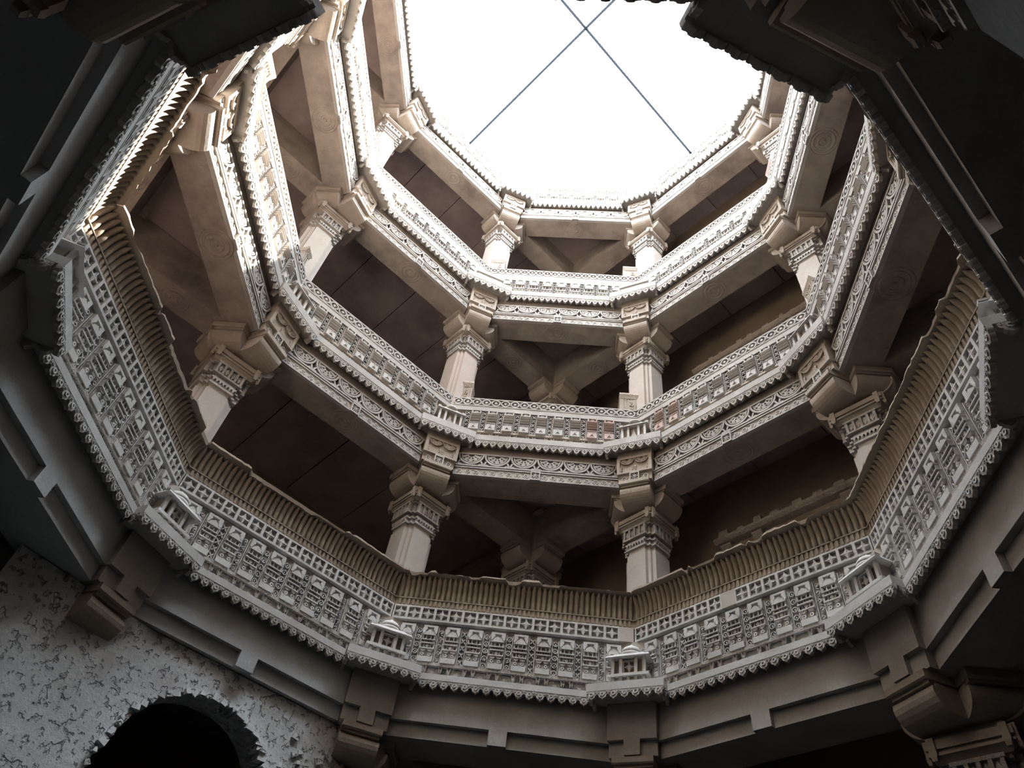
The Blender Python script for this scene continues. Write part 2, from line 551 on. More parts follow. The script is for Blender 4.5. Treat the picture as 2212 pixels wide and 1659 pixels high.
# ------------------------------------------------------------------ beams, parapets
def beam(k, j):
    d = ST[k]
    loc, a = side_frame(k, j, d['face'], d['bb'])
    vis = visible(k, j)
    lab = ('plain stone ring beam with stepped relief, ' if k == 0 else 'carved stone ring beam with fan frieze, ') + BAY[j] + ', ' + TIER[k]
    t = thing('ring_beam', lab, 'beam', loc, a, 'ring beams of the octagonal shaft')
    F, Z = d['face'], d['bb']
    rec = .045
    sh = lambda m: m.shift(0, -F, -Z)
    if k == 0:
        def body():
            m = bar(F, d['back'], d['s1'], d['btop'], BLK_W)
            bar(F + rec, d['back'], Z, d['s1'], BLK_W, m)
            return sh(m)
        mm = M_LIME_LIT if j in (-1, -2, -3) else M_GREY
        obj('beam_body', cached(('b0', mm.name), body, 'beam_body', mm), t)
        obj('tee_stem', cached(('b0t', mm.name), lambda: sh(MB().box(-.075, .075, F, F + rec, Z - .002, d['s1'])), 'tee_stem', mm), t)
        return t
    ab = d['s1'] + .03                  # bottom of the fan frieze
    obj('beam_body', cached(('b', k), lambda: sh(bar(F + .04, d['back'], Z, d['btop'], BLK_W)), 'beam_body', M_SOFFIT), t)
    def mould():
        m = bar(F + .016, F + .04, Z + .004, d['s1'], BLK_W)
        bar(F, F + .04, d['s1'] - .010, d['s1'] + .004, BLK_W, m)
        bar(F + .014, F + .04, d['s1'] + .004, ab - .012, BLK_W, m)
        bar(F - .004, F + .04, ab - .012, ab + .006, BLK_W, m)
        bar(F - .004, F + .04, d['at'] - .018, d['at'], BLK_W, m)
        bar(F - .004, F + .04, Z, Z + .014, BLK_W, m)
        return sh(m)
    obj('moulding', cached(('bm', k), mould, 'moulding', M_GREY), t)
    if not vis:
        return t
    L_ = hl(F, BLK_W)
    hs = d['s1'] - .010 - Z - .014
    rw = .11
    for s in (-1, 1):
        x0, x1 = (rw / 2 + .004, L_ - .02) if s > 0 else (-L_ + .02, -rw / 2 - .004)
        o = obj('scroll_band', cached(('sb', k, s), lambda: scrollband_mb(x0, x1, hs).shift(0, .008, 0), 'scroll_band', M_GREY), t, (0, 0, .014))
        o['kind'] = 'stuff'
    obj('rosette_block', cached(('ros', k), lambda: rosette_mb(rw, d['s1'] - Z), 'rosette_block', M_GREY), t, (0, -.004, 0))
    n = 6
    w = 2 * (L_ - .02) / n
    hb = d['at'] - .018 - ab
    for i in range(n):
        obj('fan_arch', cached(('bowl', k), lambda: bowl_mb(w, hb, .036), 'fan_arch', M_GREY), t, (-L_ + .02 + (i + .5) * w, -.002, ab - Z))
    obj('medallion', cached(('med', k), lambda: medallion_mb(.165), 'medallion', M_SOFFIT), t, (0, d['mid'] - F, 0))
    return t

def parapet(k, j):
    d = ST[k]
    MG = M_PALE if k == 0 else M_GREY
    vis = visible(k, j)
    F, Z = d['pr'], d['p0']
    loc, a = side_frame(k, j, F, Z)
    kinds = ['ribbed star-lattice', 'ring-railed louvre-plaque', 'ring-railed dome-plaque', 'bright carved']
    t = thing('parapet', kinds[k] + ' stone parapet, ' + BAY[j] + ', ' + TIER[k], 'parapet', loc, a, 'parapets around the shaft')
    sh = lambda m: m.shift(0, -F, -Z)
    cw = CORN_W[k] + .004
    core = d['core']
    cslab = obj('cornice_slab', cached(('cs', k), lambda: sh(bar(F, core + .05, Z, d['p1'], cw)), 'cornice_slab', MG), t)
    # ---- hanging teeth
    L_ = hl(F, cw)
    tw = .088
    n = int(round(2 * L_ / tw))
    w = 2 * L_ / n
    th = Z - d['tip']
    if vis:
        for i in range(n):
            obj('cornice_tooth', tooth(w, th, MG), cslab, (-L_ + (i + .5) * w, .006, 0))
    else:
        obj('cornice_tooth', cached(('tt', k), lambda: MB().box(-L_, L_, .006, .03, -th * .6, 0), 'cornice_tooth', MG), t)
    # ---- core wall
    top = d['rb'] if k == 0 else d['l1']
    def corem():
        m = bar(core + .036, core + .07, d['p1'], top, 0)
        bar(core - .014, core + .036, d['led'] - .028, d['led'], 0, m)      # ledge under the plaques
        return sh(m)
    obj('core_wall', cached(('core', k), corem, 'core_wall', M_GREYC if k != 1 else M_CARVE), t)
    if not vis:
        obj('rail', cached(('railp', k), lambda: sh(bar(core - .01, core + .036, d['l0'], top, 0)), 'rail', MG), t)
        return t
    # ---- little frieze under the ledge
    x1 = hl(core, 0) - .16
    zl, zh = d['p1'] + .004, d['led'] - .030
    hh = zh - zl
    pw = .20
    n = int(2 * x1 / pw)
    pw = 2 * x1 / n
    def lozenge():
        m = MB()
        ww = pw * .64
        m.ext([(-ww / 2, hh * .5), (-ww * .3, hh * .95), (ww * .3, hh * .95), (ww / 2, hh * .5), (ww * .3, hh * .05), (-ww * .3, hh * .05)], .012, .03)
        m.ring(0, hh * .5, .0, hh * .2, .0, .012, 6)
        for s in (-1, 1):
            m.bar2(s * ww * .60, 0, s * ww * .40, hh, .016, -.006, .03)
            m.bar2(s * ww * .42, 0, s * ww * .62, hh, .016, -.006, .03)
        return m
    if k < 2:
        for i in range(n):
            obj('lozenge_panel', cached(('loz', k), lozenge, 'lozenge_panel', M_GREYC), t, (-x1 + (i + .5) * pw, core - F + .004, zl - Z))
    # ---- plaques and scroll panels
    sp = [.205, .205, .213, .22][k]
    pw = [.128, .118, .150, .150][k]
    fn = [plaque0_mb, plaque1_mb, plaque2_mb, plaque2_mb][k]
    h = d['pl1'] - d['led']
    n = 10 if k == 0 else 9
    x1 = hl(core, 0)
    rnd = random.Random(100 * k + j)
    for i in range(n):
        x = (i - (n - 1) / 2) * sp
        if abs(x) + pw / 2 > x1:
            continue
        m_ = MG
        key = ('pq', k)
        if k == 1 and ((j == 0 and i >= 7) or (j == 1 and i <= 1)):
            m_, key = M_PINK, ('pq', k, 'p')
        obj('plaque', cached(key, lambda: fn(pw, h), 'plaque', m_), t, (x, core - F, d['led'] - Z))
    for i in range(n + 1):
        x = (i - n / 2) * sp
        w2 = sp - pw - .012
        if abs(x) + w2 / 2 > x1:
            continue
        kd = rnd.choice([0, 0, 1, 2]) if k == 0 else (1 if k == 1 else rnd.choice([0, 1]))
        obj('scroll_panel', cached(('scp', k, kd), lambda: scroll_mb(w2, h * .98, kd), 'scroll_panel', MG), t, (x, core - F + .004, d['led'] - Z))
    # ---- top: lattice + ribs, or ring rail
    if k == 0:
        bf = core - .012
        L0 = hl(bf, 0)
        cwid = .128
        n = int((2 * L0 - .02) / cwid)
        cwid = (2 * L0 - .01) / n
        hh2 = d['l1'] - d['l0']
        blank = {0: [n - 1], 1: [7]}.get(j, [])
        for i in range(n):
            x = -L0 + .005 + (i + .5) * cwid
            if i in blank:
                obj('blank_block', cached(('blank',), lambda: MB().box(-cwid / 2, cwid / 2, -.002, .05, 0, hh2), 'blank_block', M_SHAFT), t, (x, bf - F, d['l0'] - Z))
            else:
                obj('star_lattice', cached(('cell',), lambda: cell_mb(cwid, hh2), 'star_lattice', MG), t, (x, bf - F, d['l0'] - Z))
        def bead():
            m = bar(core + .004, core + .04, d['l1'], d['rb'], 0)
            nb = 52
            for i in range(nb):
                x = -L0 + .02 + (2 * L0 - .04) * (i + .5) / nb
                m.box(x - .011, x + .011, core - .006, core + .006, d['l1'] + .012, d['rb'] - .012)
            bar(core - .010, core + .01, d['rb'] - .010, d['rb'], 0, m)
            return sh(m)
        o = obj('bead_frieze', cached(('bead',), bead, 'bead_frieze', M_RIB), t)
        o['kind'] = 'stuff'
        d['cface'] = .946 * S
        Lr = hl((core + d['cface']) / 2, 0)
        # backing of the seat and worn crest
        def back():
            m = MB()
            q = 8
            za, zb = d['rb'], d['cr'] - .02
            pf = []
            for i in range(q + 1):
                tt = i / q
                pf.append((core + .010 + (d['cface'] - core - .012) * tt ** 1.7 + .014 * sin(pi * tt) + .010, za + (zb - za) * tt))
            vs = []
            for (v, z) in pf:
                b = hl(v)
                vs += [(-b, v, z), (b, v, z), (hl(v + .09), v + .09, z), (-hl(v + .09), v + .09, z)]
            fs = []
            for i in range(q):
                for e in range(4):
                    e2 = (e + 1) % 4
                    fs.append((4 * i + e, 4 * i + e2, 4 * i + 4 + e2, 4 * i + 4 + e))
            fs += [(0, 3, 2, 1), (4 * q, 4 * q + 1, 4 * q + 2, 4 * q + 3)]
            return sh(m.add(vs, fs))
        sbk = obj('seat_back', cached(('sback',), back, 'seat_back', M_RIB), t)
        n = 44
        w = 2 * Lr / n
        for i in range(n):
            x = -Lr + (i + .5) * w
            obj('rib', cached(('rib',), lambda: sh(rib_mb(w, d)), 'rib', M_RIB, True), sbk, (x, 0, 0))
        def crest():
            m = MB()
            rc = random.Random(31 + j)
            q = 60
            v0, v1 = .924 * S, d['cface'] + .09
            vs = []
            hz = 0
            for i in range(q + 1):
                s = -1 + 2 * i / q
                if rc.random() < .22:
                    hz = rc.choice([0, 0, -.006, -.02, -.04, -.055])
                e = hz + rc.uniform(-.005, .004)
                inn = rc.uniform(-.004, .006) - hz * .5
                za, zb = d['cr'] - .022, d['cr'] + e
                a, b = s * hl(v0), s * hl(v1)
                vs += [(a, v0 + inn, za), (b, v1, za - .04), (b, v1, zb), (a, v0 + inn + .004, zb)]
            fs = [(0, 1, 2, 3), (4 * q, 4 * q + 3, 4 * q + 2, 4 * q + 1)]
            for i in range(q):
                for e in range(4):
                    e2 = (e + 1) % 4
                    fs.append((4 * i + e, 4 * i + e2, 4 * i + 4 + e2, 4 * i + 4 + e))
            return sh(m.add(vs, fs))
        obj('worn_crest', cached(('crest', j), crest, 'worn_crest', M_RIB), t)
    else:
        bf = core - .012
        L0 = hl(bf, 0)
        hh2 = d['l1'] - d['l0']
        def rail():
            m = bar(bf + .028, core + .07, d['l0'], d['l1'], 0)
            bar(bf, bf + .028, d['l0'], d['l0'] + .10 * hh2, 0, m)
            bar(bf, bf + .028, d['l1'] - .10 * hh2, d['l1'], 0, m)
            bar(bf + .006, bf + .05, d['pl1'], d['l0'], 0, m)
            return sh(m)
        rl = obj('rail', cached(('rail', k), rail, 'rail', MG), t)
        rw = [0, .118, .118, .15][k]
        n = int((2 * L0 - .04) / rw)
        rw = (2 * L0 - .02) / n
        for i in range(n):
            obj('rail_ring', cached(('rc', k), lambda: ringcell_mb(rw, hh2), 'rail_ring', MG), rl, (-L0 + .01 + (i + .5) * rw, bf - F, d['l0'] - Z))
    return t

# ------------------------------------------------------------------ corner pieces
def corner_cornice(k, c):
    d = ST[k]
    MG = M_PALE if k == 0 else M_GREY
    R0, W = CORN_R[k], CORN_W[k]
    loc, a = corner_frame(k, c, R0, d['p0'])
    t = thing('corner_cornice', 'projecting stone corner cornice with hanging teeth, ' + CRN[c] + ', ' + TIER[k], 'cornice', loc, a, 'corner cornices')
    back = d['core'] / C8 - R0 + .02
    h = d['p1'] - d['p0'] + .012
    def slab():
        m = MB().box(-W, W, 0, back, 0, h)
        m.box(-W + .03, W - .03, .03, back, -.02, 0)
        return m
    cslab = obj('cornice_slab', cached(('ccs', k), slab, 'cornice_slab', MG), t)
    th = d['p0'] - d['tip']
    n = 7
    w = 2 * W / n
    if cvisible(k, c):
        for i in range(n):
            obj('cornice_tooth', tooth(w, th, MG), cslab, (-W + (i + .5) * w, .004, 0))
        for s in (-1, 1):
            for i in range(2):
                obj('cornice_tooth', tooth(w, th, MG), cslab, (s * (W - .004), .05 + (i + .5) * w, 0), s * pi / 2)
    return t

def impost(k, c):
    d = ST[k]
    R0, W = BLK_R[k], BLK_W
    loc, a = corner_frame(k, c, R0, d['bb'])
    t = thing('impost_block', 'square carved impost block above the capital, ' + CRN[c] + ', ' + TIER[k], 'stone block', loc, a, 'impost blocks under the corner cornices')
    back = d['back'] / C8 - R0
    H2 = d['p0'] - .02 - d['bb']
    H = H2 if k == 0 else d['at'] + .03 - d['bb']
    s1 = d['s1'] - d['bb']
    if k == 0:
        def body():
            m = MB().box(-W, W, 0, back, s1, H)
            m.box(-W + .005, W - .005, .04, back, 0, s1)
            return m
        obj('block', cached(('ib0',), body, 'block', M_GREY), t)
        obj('tee_stem', cached(('ib0t',), lambda: MB().box(-.065, .065, 0, .04, 0, s1), 'tee_stem', M_GREY), t)
        return t
    def body():
        m = MB().box(-W, W, .025, back, s1, H2)
        m.box(-W, -W + .035, 0, .025, s1, H)
        m.box(W - .035, W, 0, .025, s1, H)
        m.box(-W + .035, W - .035, 0, .025, s1, s1 + .025)
        m.box(-W + .035, W - .035, 0, .025, H - .03, H)
        m.box(-W + .012, W - .012, .035, back, 0, s1)
        m.box(-W + .012, W - .012, .012, .035, 0, .014)
        return m
    obj('block', cached(('ib', k), body, 'block', M_STONE), t)
    if cvisible(k, c):
        ww = (2 * W - .07) / 2
        for s in (-1, 1):
            obj('fan_arch', cached(('ibf', k), lambda: bowl_mb(ww, H - s1 - .055), 'fan_arch', M_CARVE), t, (s * ww / 2, .004, s1 + .025))
            x0, x1 = (.062, W - .018) if s > 0 else (-W + .018, -.062)
            o = obj('scroll_band', cached(('ibs', k, s), lambda: scrollband_mb(x0, x1, s1 - .02), 'scroll_band', M_GREY), t, (0, .024, .014))
            o['kind'] = 'stuff'
        obj('rosette_block', cached(('ibr', k), lambda: rosette_mb(.11, s1), 'rosette_block', M_GREY), t, (0, .012, 0))
    return t

def pavilion(k, c):
    d = ST[k]
    MG = M_PALE if k == 0 else M_GREY
    front = CORN_R[k] + (.10 if k == 0 else .08)
    z0 = d['p1'] + .012
    loc, a = corner_frame(k, c, front, z0)
    lab = ['miniature domed stone pavilion on the corner cornice, ', 'worn miniature shrine with posts on the corner cornice, ', 'low stepped stone coping on the corner cornice, ', 'low stepped stone coping on the corner cornice, '][k]
    t = thing('miniature_pavilion' if k < 2 else 'corner_coping', lab + CRN[c] + ', ' + TIER[k], 'shrine' if k < 2 else 'coping', loc, a, 'ornaments on the corner cornices')
    back = d['core'] / C8 - front
    if k == 0:
        W = .165
        def base():
            m = MB().box(-W + .02, W - .02, .03, back, 0, .10)
            for i in range(5):
                x = -W + .035 + (2 * W - .07) * i / 4
                m.box(x - .014, x + .014, .012, .03, 0, .10)
            return m
        obj('base', cached(('pv0b',), base, 'base', M_GREYC), t)
        obj('platform', cached(('pv0p',), lambda: MB().box(-W - .012, W + .012, 0, back, .10, .122), 'platform', MG), t)
        def body():
            m = MB().box(-W + .035, W - .035, .07, back, .122, .27)
            m.box(-W + .03, W - .03, .025, .07, .122, .14)
            return m
        obj('body', cached(('pv0bd',), body, 'body', M_STONE), t)
        for x in (-W + .03, -.065, .065, W - .03):
            obj('post', cached(('pv0po',), lambda: MB().box(-.013, .013, -.013, .013, 0, .148), 'post', MG), t, (x, .032, .122))
        obj('lattice_pane', cached(('pv0l',), lambda: cell_mb(.11, .13).shift(0, 0, 0), 'lattice_pane', MG), t, (0, .040, .13))
        def roof():
            m = MB().frus(-W - .025, W + .025, -.012, back + .02, .27, .292, .012)
            m.frus(-W + .02, W - .02, .025, back, .292, .318, .012)
            for s in (-1, 1):
                m.box(s * (W + .002) - .02, s * (W + .002) + .02, -.004, .04, .29, .306)
            return m
        obj('roof', cached(('pv0r',), roof, 'roof', MG), t)
        prof = [(.085, 0), (.095, .012), (.095, .03), (.082, .036), (.090, .044), (.086, .062), (.070, .084), (.045, .100), (.016, .110), (.016, .122), (.004, .134)]
        obj('dome', cached(('pv0d',), lambda: MB().lathe(prof, seg=16), 'dome', MG, True), t, (0, .13, .316))
        obj('back_panel', cached(('pv0k',), lambda: MB().box(-.17, .17, back - .02, back + .03, .12, d['l0'] - z0), 'back_panel', M_SHAFT), t)
    elif k == 1:
        W = .155
        obj('base', cached(('pv1a',), lambda: MB().box(-W, W, 0, back, 0, .07), 'base', M_STONE), t)
        obj('body', cached(('pv1b',), lambda: MB().box(-W + .03, W - .03, .05, back, .07, .26), 'body', M_STONE), t)
        for x in (-W + .02, -.062, .062, W - .02):
            obj('post', cached(('pv1p',), lambda: MB().box(-.013, .013, -.013, .013, 0, .19), 'post', M_PALE), t, (x, .02, .07))
        obj('gable', cached(('pv1g',), lambda: MB().ext([(-.035, .09), (.035, .09), (0, .24)], .03, .05), 'gable', MG), t)
        def roof():
            m = MB().frus(-W - .022, W + .022, -.018, back, .26, .275, .004)
            m.frus(-W - .01, W + .01, -.006, back, .275, .33, .04)
            m.frus(-W + .04, W - .04, .045, back, .33, .385, .03)
            for sg in (-1, 1):
                m.box(sg * W - .02, sg * W + .02, .03, .09, .30, .345)
            return m
        obj('roof', cached(('pv1r',), roof, 'roof', MG), t)
        obj('dome', cached(('pv1d',), lambda: MB().lathe([(.075, 0), (.082, .014), (.070, .04), (.035, .058), (.012, .066), (.006, .085)], seg=12), 'dome', MG, True), t, (0, .11, .38))
    else:
        W = .20
        obj('lower_step', cached(('pv2a', k), lambda: MB().box(-W, W, .02, back, 0, .09), 'lower_step', M_GREYC), t)
        obj('upper_step', cached(('pv2b', k), lambda: MB().frus(-W - .02, W + .02, 0, back, .09, .13, .015), 'upper_step', MG), t)
    if k:
        t.scale = (1, 1, [1, 1, 2.2, 1.5][k])
    return t

# ------------------------------------------------------------------ pillars
def cross_poly(a, n):
    p = []
    for sx, sy in ((1, 1), (-1, 1), (-1, -1), (1, -1)):
        q = [(sx * a, sy * (a - n)), (sx * (a - n * .55), sy * (a - n)), (sx * (a - n * .55), sy * (a - n * .55)), (sx * (a - n), sy * (a - n * .55)), (sx * (a - n), sy * a)]
        if sx * sy < 0:
            q = q[::-1]
        p += q
    return p
def bracket_mb(L_, W, H):
    """bracket along +x: two fillets over a rolled underside"""
    m = MB()
    m.ext([(.04, -H * .24), (L_ - .01, -H * .24), (L_, -H * .20), (L_, -H * .03), (L_ - .012, 0), (.04, 0)], -W / 2, W / 2)
    m.ext([(.04, -H * .32), (L_ - .03, -H * .32), (L_ - .03, -H * .24), (.04, -H * .24)], -W / 2 + .012, W / 2 - .012)
    R_ = .15
    pr = [(.04, -H * .32), (.04, -H), (L_ - R_ - .03, -H)]
    for i in range(1, 8):
        a = -pi / 2 + (pi * .56) * i / 7
        pr.append((L_ - R_ - .03 + R_ * cos(a), -H + (H * .50) * (1 + sin(a))))
    pr += [(L_ - .06, -H * .40), (L_ - .06, -H * .32)]
    m.ext(pr[::-1], -W / 2, W / 2)
    return m
def pillar_parts(t, H, key, dirs, Hb=.25):
    """H: height of the pillar (base to soffit); dirs: bracket headings (local angle, length)"""
    zc = H - .70
    obj('plinth', cached((key, 'pl'), lambda: MB().box(-.23, .23, -.23, .23, 0, .10), 'plinth', M_STONE), t)
    def shaft():
        m = MB().ext(cross_poly(.19, .075), .10, zc - .06, 'z')
        m.ext(cross_poly(.178, .075), zc - .06, zc, 'z')
        return m
    obj('shaft', cached((key, 'sh'), shaft, 'shaft', M_SHADE if key[1] == 0 else M_SHAFT), t)
    def lower():
        m = MB().ext(cross_poly(.20, .075), zc, zc + .022, 'z')
        m.ext(cross_poly(.186, .075), zc + .022, zc + .062, 'z')
        m.ext(cross_poly(.206, .075), zc + .062, zc + .082, 'z')
        m.ext(cross_poly(.188, .075), zc + .082, zc + .12, 'z')
        for q in range(4):
            b = MB()
            for i in range(7):
                x = -.105 + .21 * i / 6
                b.box(x - .010, x + .010, -.200, -.184, zc + .026, zc + .056)
                b.ext([(x - .014, zc + .062), (x + .014, zc + .062), (x, zc + .030)], -.207, -.19)
            b.rotz(q * pi / 2)
            m.add(b.v, b.f)
        return m
    obj('lower_band', cached((key, 'lb'), lower, 'lower_band', M_GREY), t)
    def upper():
        m = MB().ext(cross_poly(.196, .07), zc + .12, zc + .27, 'z')
        m.ext(cross_poly(.222, .07), zc + .12, zc + .138, 'z')
        m.ext(cross_poly(.222, .07), zc + .252, zc + .275, 'z')
        for q in range(4):
            b = MB()
            for i in range(5):
                x = -.13 + .26 * i / 4
                b.box(x - .012, x + .012, -.219, -.19, zc + .138, zc + .252)
            for i in range(4):
                x = -.0975 + .065 * i
                b.ext([(x, zc + .150), (x + .018, zc + .195), (x, zc + .240), (x - .018, zc + .195)], -.208, -.19)
            b.rotz(q * pi / 2)
            m.add(b.v, b.f)
        return m
    obj('colonnette_band', cached((key, 'ub'), upper, 'colonnette_band', M_GREYC), t)
    def abac():
        m = MB()
        a = zc + .275
        m.frus(-.20, .20, -.20, .20, a, a + .04, -.03)
        m.box(-.245, .245, -.245, .245, a + .04, a + .055)
        m.box(-.232, .232, -.232, .232, a + .055, a + .075)
        m.box(-.248, .248, -.248, .248, a + .075, a + .125)
        m.frus(-.235, .235, -.235, .235, a + .125, a + .15, .02)
        m.box(-.20, .20, -.20, .20, a + .15, H - Hb)
        return m
    aba = obj('abacus', cached((key, 'ab'), abac, 'abacus', M_STONE), t)
    for q in range(4):
        for s in (-1, 1):
            e = cached((key, 'pd'), lambda: MB().box(-.022, .022, -.012, .012, 0, .10).frus(-.014, .014, -.010, .010, -.03, 0, -.006), 'pendant', M_STONE)
            an = q * pi / 2
            x, y = s * .205, -.250
            obj('pendant', e, aba, (x * cos(an) - y * sin(an), x * sin(an) + y * cos(an), zc + .312), an)
    for an, L_ in dirs:
        obj('bracket', cached((key, 'br', L_), lambda: bracket_mb(L_, .33, Hb), 'bracket', M_STONE), t, (0, 0, H), an)
def angdir(x, y):
    return math.atan2(y, x)
def ring_pillar(k, c):
    d = ST[k]
    rad = (d['mid'] + .09) / C8
    zf = [-EYE, 1.125 * S, 2.115 * S, 3.20 * S][k]
    loc, a = corner_frame(k, c, rad, zf)
    # frame aligned with the square of the building (cardinal beams)
    card = c if c % 2 else c + 1
    rz = -pi / 4 * card + d['th']
    t = thing('pillar', 'redented stone pillar with bracket capital, ' + CRN[c] + ', ' + TIER[k], 'pillar', loc, rz, 'pillars of the octagonal shaft')
    dirs = [(a - pi / 2 - rz, .48)]                         # towards the shaft
    for j in (c, c + 1):
        # along the ring side j from this corner
        sg = 1 if j == c + 1 else -1
        dirs.append((-pi / 4 * j + d['th'] + (0 if sg > 0 else pi) - rz, .40))
    j = card
    sg = 1 if j == c + 1 else -1
    dirs.append((-pi / 4 * j + d['th'] + (pi if sg > 0 else 0) - rz, .40))
    pillar_parts(t, d['bb'] - zf, ('pil', k), [(round(p, 5), L_) for p, L_ in dirs])
    return t

# ------------------------------------------------------------------ balustrade posts standing by the pillars
def post(k, j, s):
    d = ST[k]
    v = d['core'] + .06
    x = s * (hl(v) - .115)
    loc, a = side_frame(k, j, v, d['l1'])
    loc = (loc[0] + cos(a) * x, loc[1] + sin(a) * x, loc[2])
    t = thing('balustrade_post', 'carved stone post, ' + ('right' if s > 0 else 'left') + ' end, ' + BAY[j] + ', ' + TIER[k], 'post', loc, a, 'carved balustrade posts')
    def body():
        m = MB().box(-.115, .115, 0, .15, -.03, .27)
        m.ext([(0, .27), (.17, .27), (.17, .33), (.10, .325), (.03, .345), (-.025, .375), (-.03, .345), (-.012, .30)], -.12, .12, 'x')
        return m
    mm = M_PINK if (k == 2 and s < 0) else M_CARVE
    obj('body', cached(('post', mm.name), body, 'body', mm), t)
    def panel():
        m = MB()
        m.box(-.085, -.07, -.014, 0, .0, .26)
        m.box(.07, .085, -.014, 0, .0, .26)
        m.box(-.085, .085, -.014, 0, -.01, .03)
        m.box(-.012, .0, -.012, 0, .03, .26)
        m.box(-.045, -.033, -.012, 0, .03, .26)
        m.ring(.036, .16, .012, .026, -.014, 0, 10)
        m.ring(.036, .10, .006, .018, -.012, 0, 8)
        m.ring(.036, .22, .006, .018, -.012, 0, 8)
        for i in range(6):
            m.box(-.075 + i * .028, -.062 + i * .028, -.016, 0, .275, .30)
        return m
    obj('carved_panel', cached(('postp', mm.name), panel, 'carved_panel', mm), t)
    return t

# ------------------------------------------------------------------ galleries behind the shaft
WALLV = {1: 1.36 * S, -1: 1.85 * S, 3: 1.70 * S, -3: 1.70 * S}
def gallery(k):
    d = ST[k]
    zc = d['btop'] + .02
    m_ = d['mid']
    # cross beams prolonging the cardinal ring beams to the square's corners
    for j in (-3, -1, 1, 3):
        for s in (-1, 1):
            u0, u1 = hl(m_) + .10, m_ - .16
            loc, a = side_frame(k, j, m_, d['bb'])
            x = s * (u0 + u1) / 2
            loc = (loc[0] + cos(a) * x, loc[1] + sin(a) * x, loc[2])
            L_ = (u1 - u0) / 2
            nb = j + s
            nb = {-4: 4}.get(nb, nb)
            t = thing('gallery_beam', 'plain stone gallery beam behind the ' + BAY[nb] + ' on its ' + ('left' if s > 0 else 'right') + ' side, ' + TIER[k], 'beam', loc, a, 'gallery beams meeting at the corner pillars')
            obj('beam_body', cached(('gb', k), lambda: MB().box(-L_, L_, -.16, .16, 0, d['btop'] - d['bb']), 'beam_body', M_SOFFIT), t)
            if k:
                obj('medallion', cached(('med2', k), lambda: medallion_mb(.145), 'medallion', M_SOFFIT), t)
    for j in (0, 2, -2, 4):
        rad = m_ * sqrt(2)
        zf = [-EYE, 1.125 * S, 2.115 * S, 3.20 * S][k]
        loc, a = side_frame(k, j, rad, zf)
        rz = a - pi / 4
        t = thing('corner_pillar', 'shaded stone corner pillar carrying two beams behind the ' + BAY[j] + ', ' + TIER[k], 'pillar', loc, rz, 'corner pillars of the galleries')
        H = d['bb'] - zf
        pillar_parts(t, H, ('pil', k), [(-pi / 2, .40), (0.0, .40), (pi / 2, .40), (pi, .40)])
        obj('block', cached(('cpb', k), lambda: MB().box(-.17, .17, -.17, .17, H, H + d['btop'] - d['bb']), 'block', M_STONE), t)
    # ceiling slabs
    roof = thing('ceiling', 'dark stone slab ceiling of the gallery, ' + TIER[k], 'ceiling', (d['ox'], d['oy'], zc + EYE), d['th'])
    del roof['category']
    struct(roof)
    TH = .12
    def slab(x0, x1, v0, v1, ang):
        g = .006
        m = MB().box(x0 + g, x1 - g, v0, v1, random.uniform(-.008, .008), TH).rotz(ang)
        obj('ceiling_slab', fix(m.mesh('ceiling_slab', M_SLAB)), roof)
    vi = d['back'] - .06
    for j in (-3, -1, 1, 3):
        ang = -pi / 4 * j
        W = WALLV[j] + .25
        lo, hi = -m_, m_
        if j in (1, -3):                # these two take the corner squares as well
            jm, jp = (j - 2), (j + 2)
            wm = WALLV[{-5: 3}.get(jm, jm)]
            wp = WALLV[{5: -3}.get(jp, jp)]
            lo, hi = -wm - .25, wp + .25
        n = max(4, int(round((hi - lo) / .85)))
        for i in range(n):
            x0, x1 = lo + (hi - lo) * i / n, lo + (hi - lo) * (i + 1) / n
            slab(x0, x1, vi, W, ang)
        # unseen cover added over the joints so that no light leaks
    def cover():
        m = MB()
        for j in (-3, -1, 1, 3):
            b = MB().box(-6.2, 6.2, vi, 6.2, TH, TH + .05).rotz(-pi / 4 * j)
            m.add(b.v, b.f)
        return m
    obj('joint_light_cover', fix(cover().mesh('joint_light_cover', M_SLAB)), roof)
    for j in (0, 2, -2, 4):             # triangular slabs inside the corner beams
        R_ = m_ * sqrt(2)
        v0 = d['back'] - .06
        w = R_ - v0
        m = MB().ext([(-w, v0), (w, v0), (0, R_)], -.004, TH, 'z').rotz(-pi / 4 * j)
        obj('ceiling_slab', fix(m.mesh('ceiling_slab', M_SLAB)), roof)

def outer_walls():
    zt = ST[3]['btop'] + EYE
    nm = {1: 'wall_right', -1: 'wall_left', 3: 'wall_near_right', -3: 'wall_near_left'}
    for j in (-3, -1, 1, 3):
        a = -pi / 4 * j
        W = WALLV[j]
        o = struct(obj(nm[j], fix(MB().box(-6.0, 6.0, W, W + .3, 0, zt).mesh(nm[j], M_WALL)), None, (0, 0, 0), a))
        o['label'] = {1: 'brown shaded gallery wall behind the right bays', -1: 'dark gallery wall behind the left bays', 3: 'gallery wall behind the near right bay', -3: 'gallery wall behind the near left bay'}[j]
    fl = struct(obj('floor', fix(MB().box(-20, 20, -20, 20, -.1, 0).mesh('floor', M_FLOOR))))
    fl['label'] = 'dark wet floor at the bottom of the well'

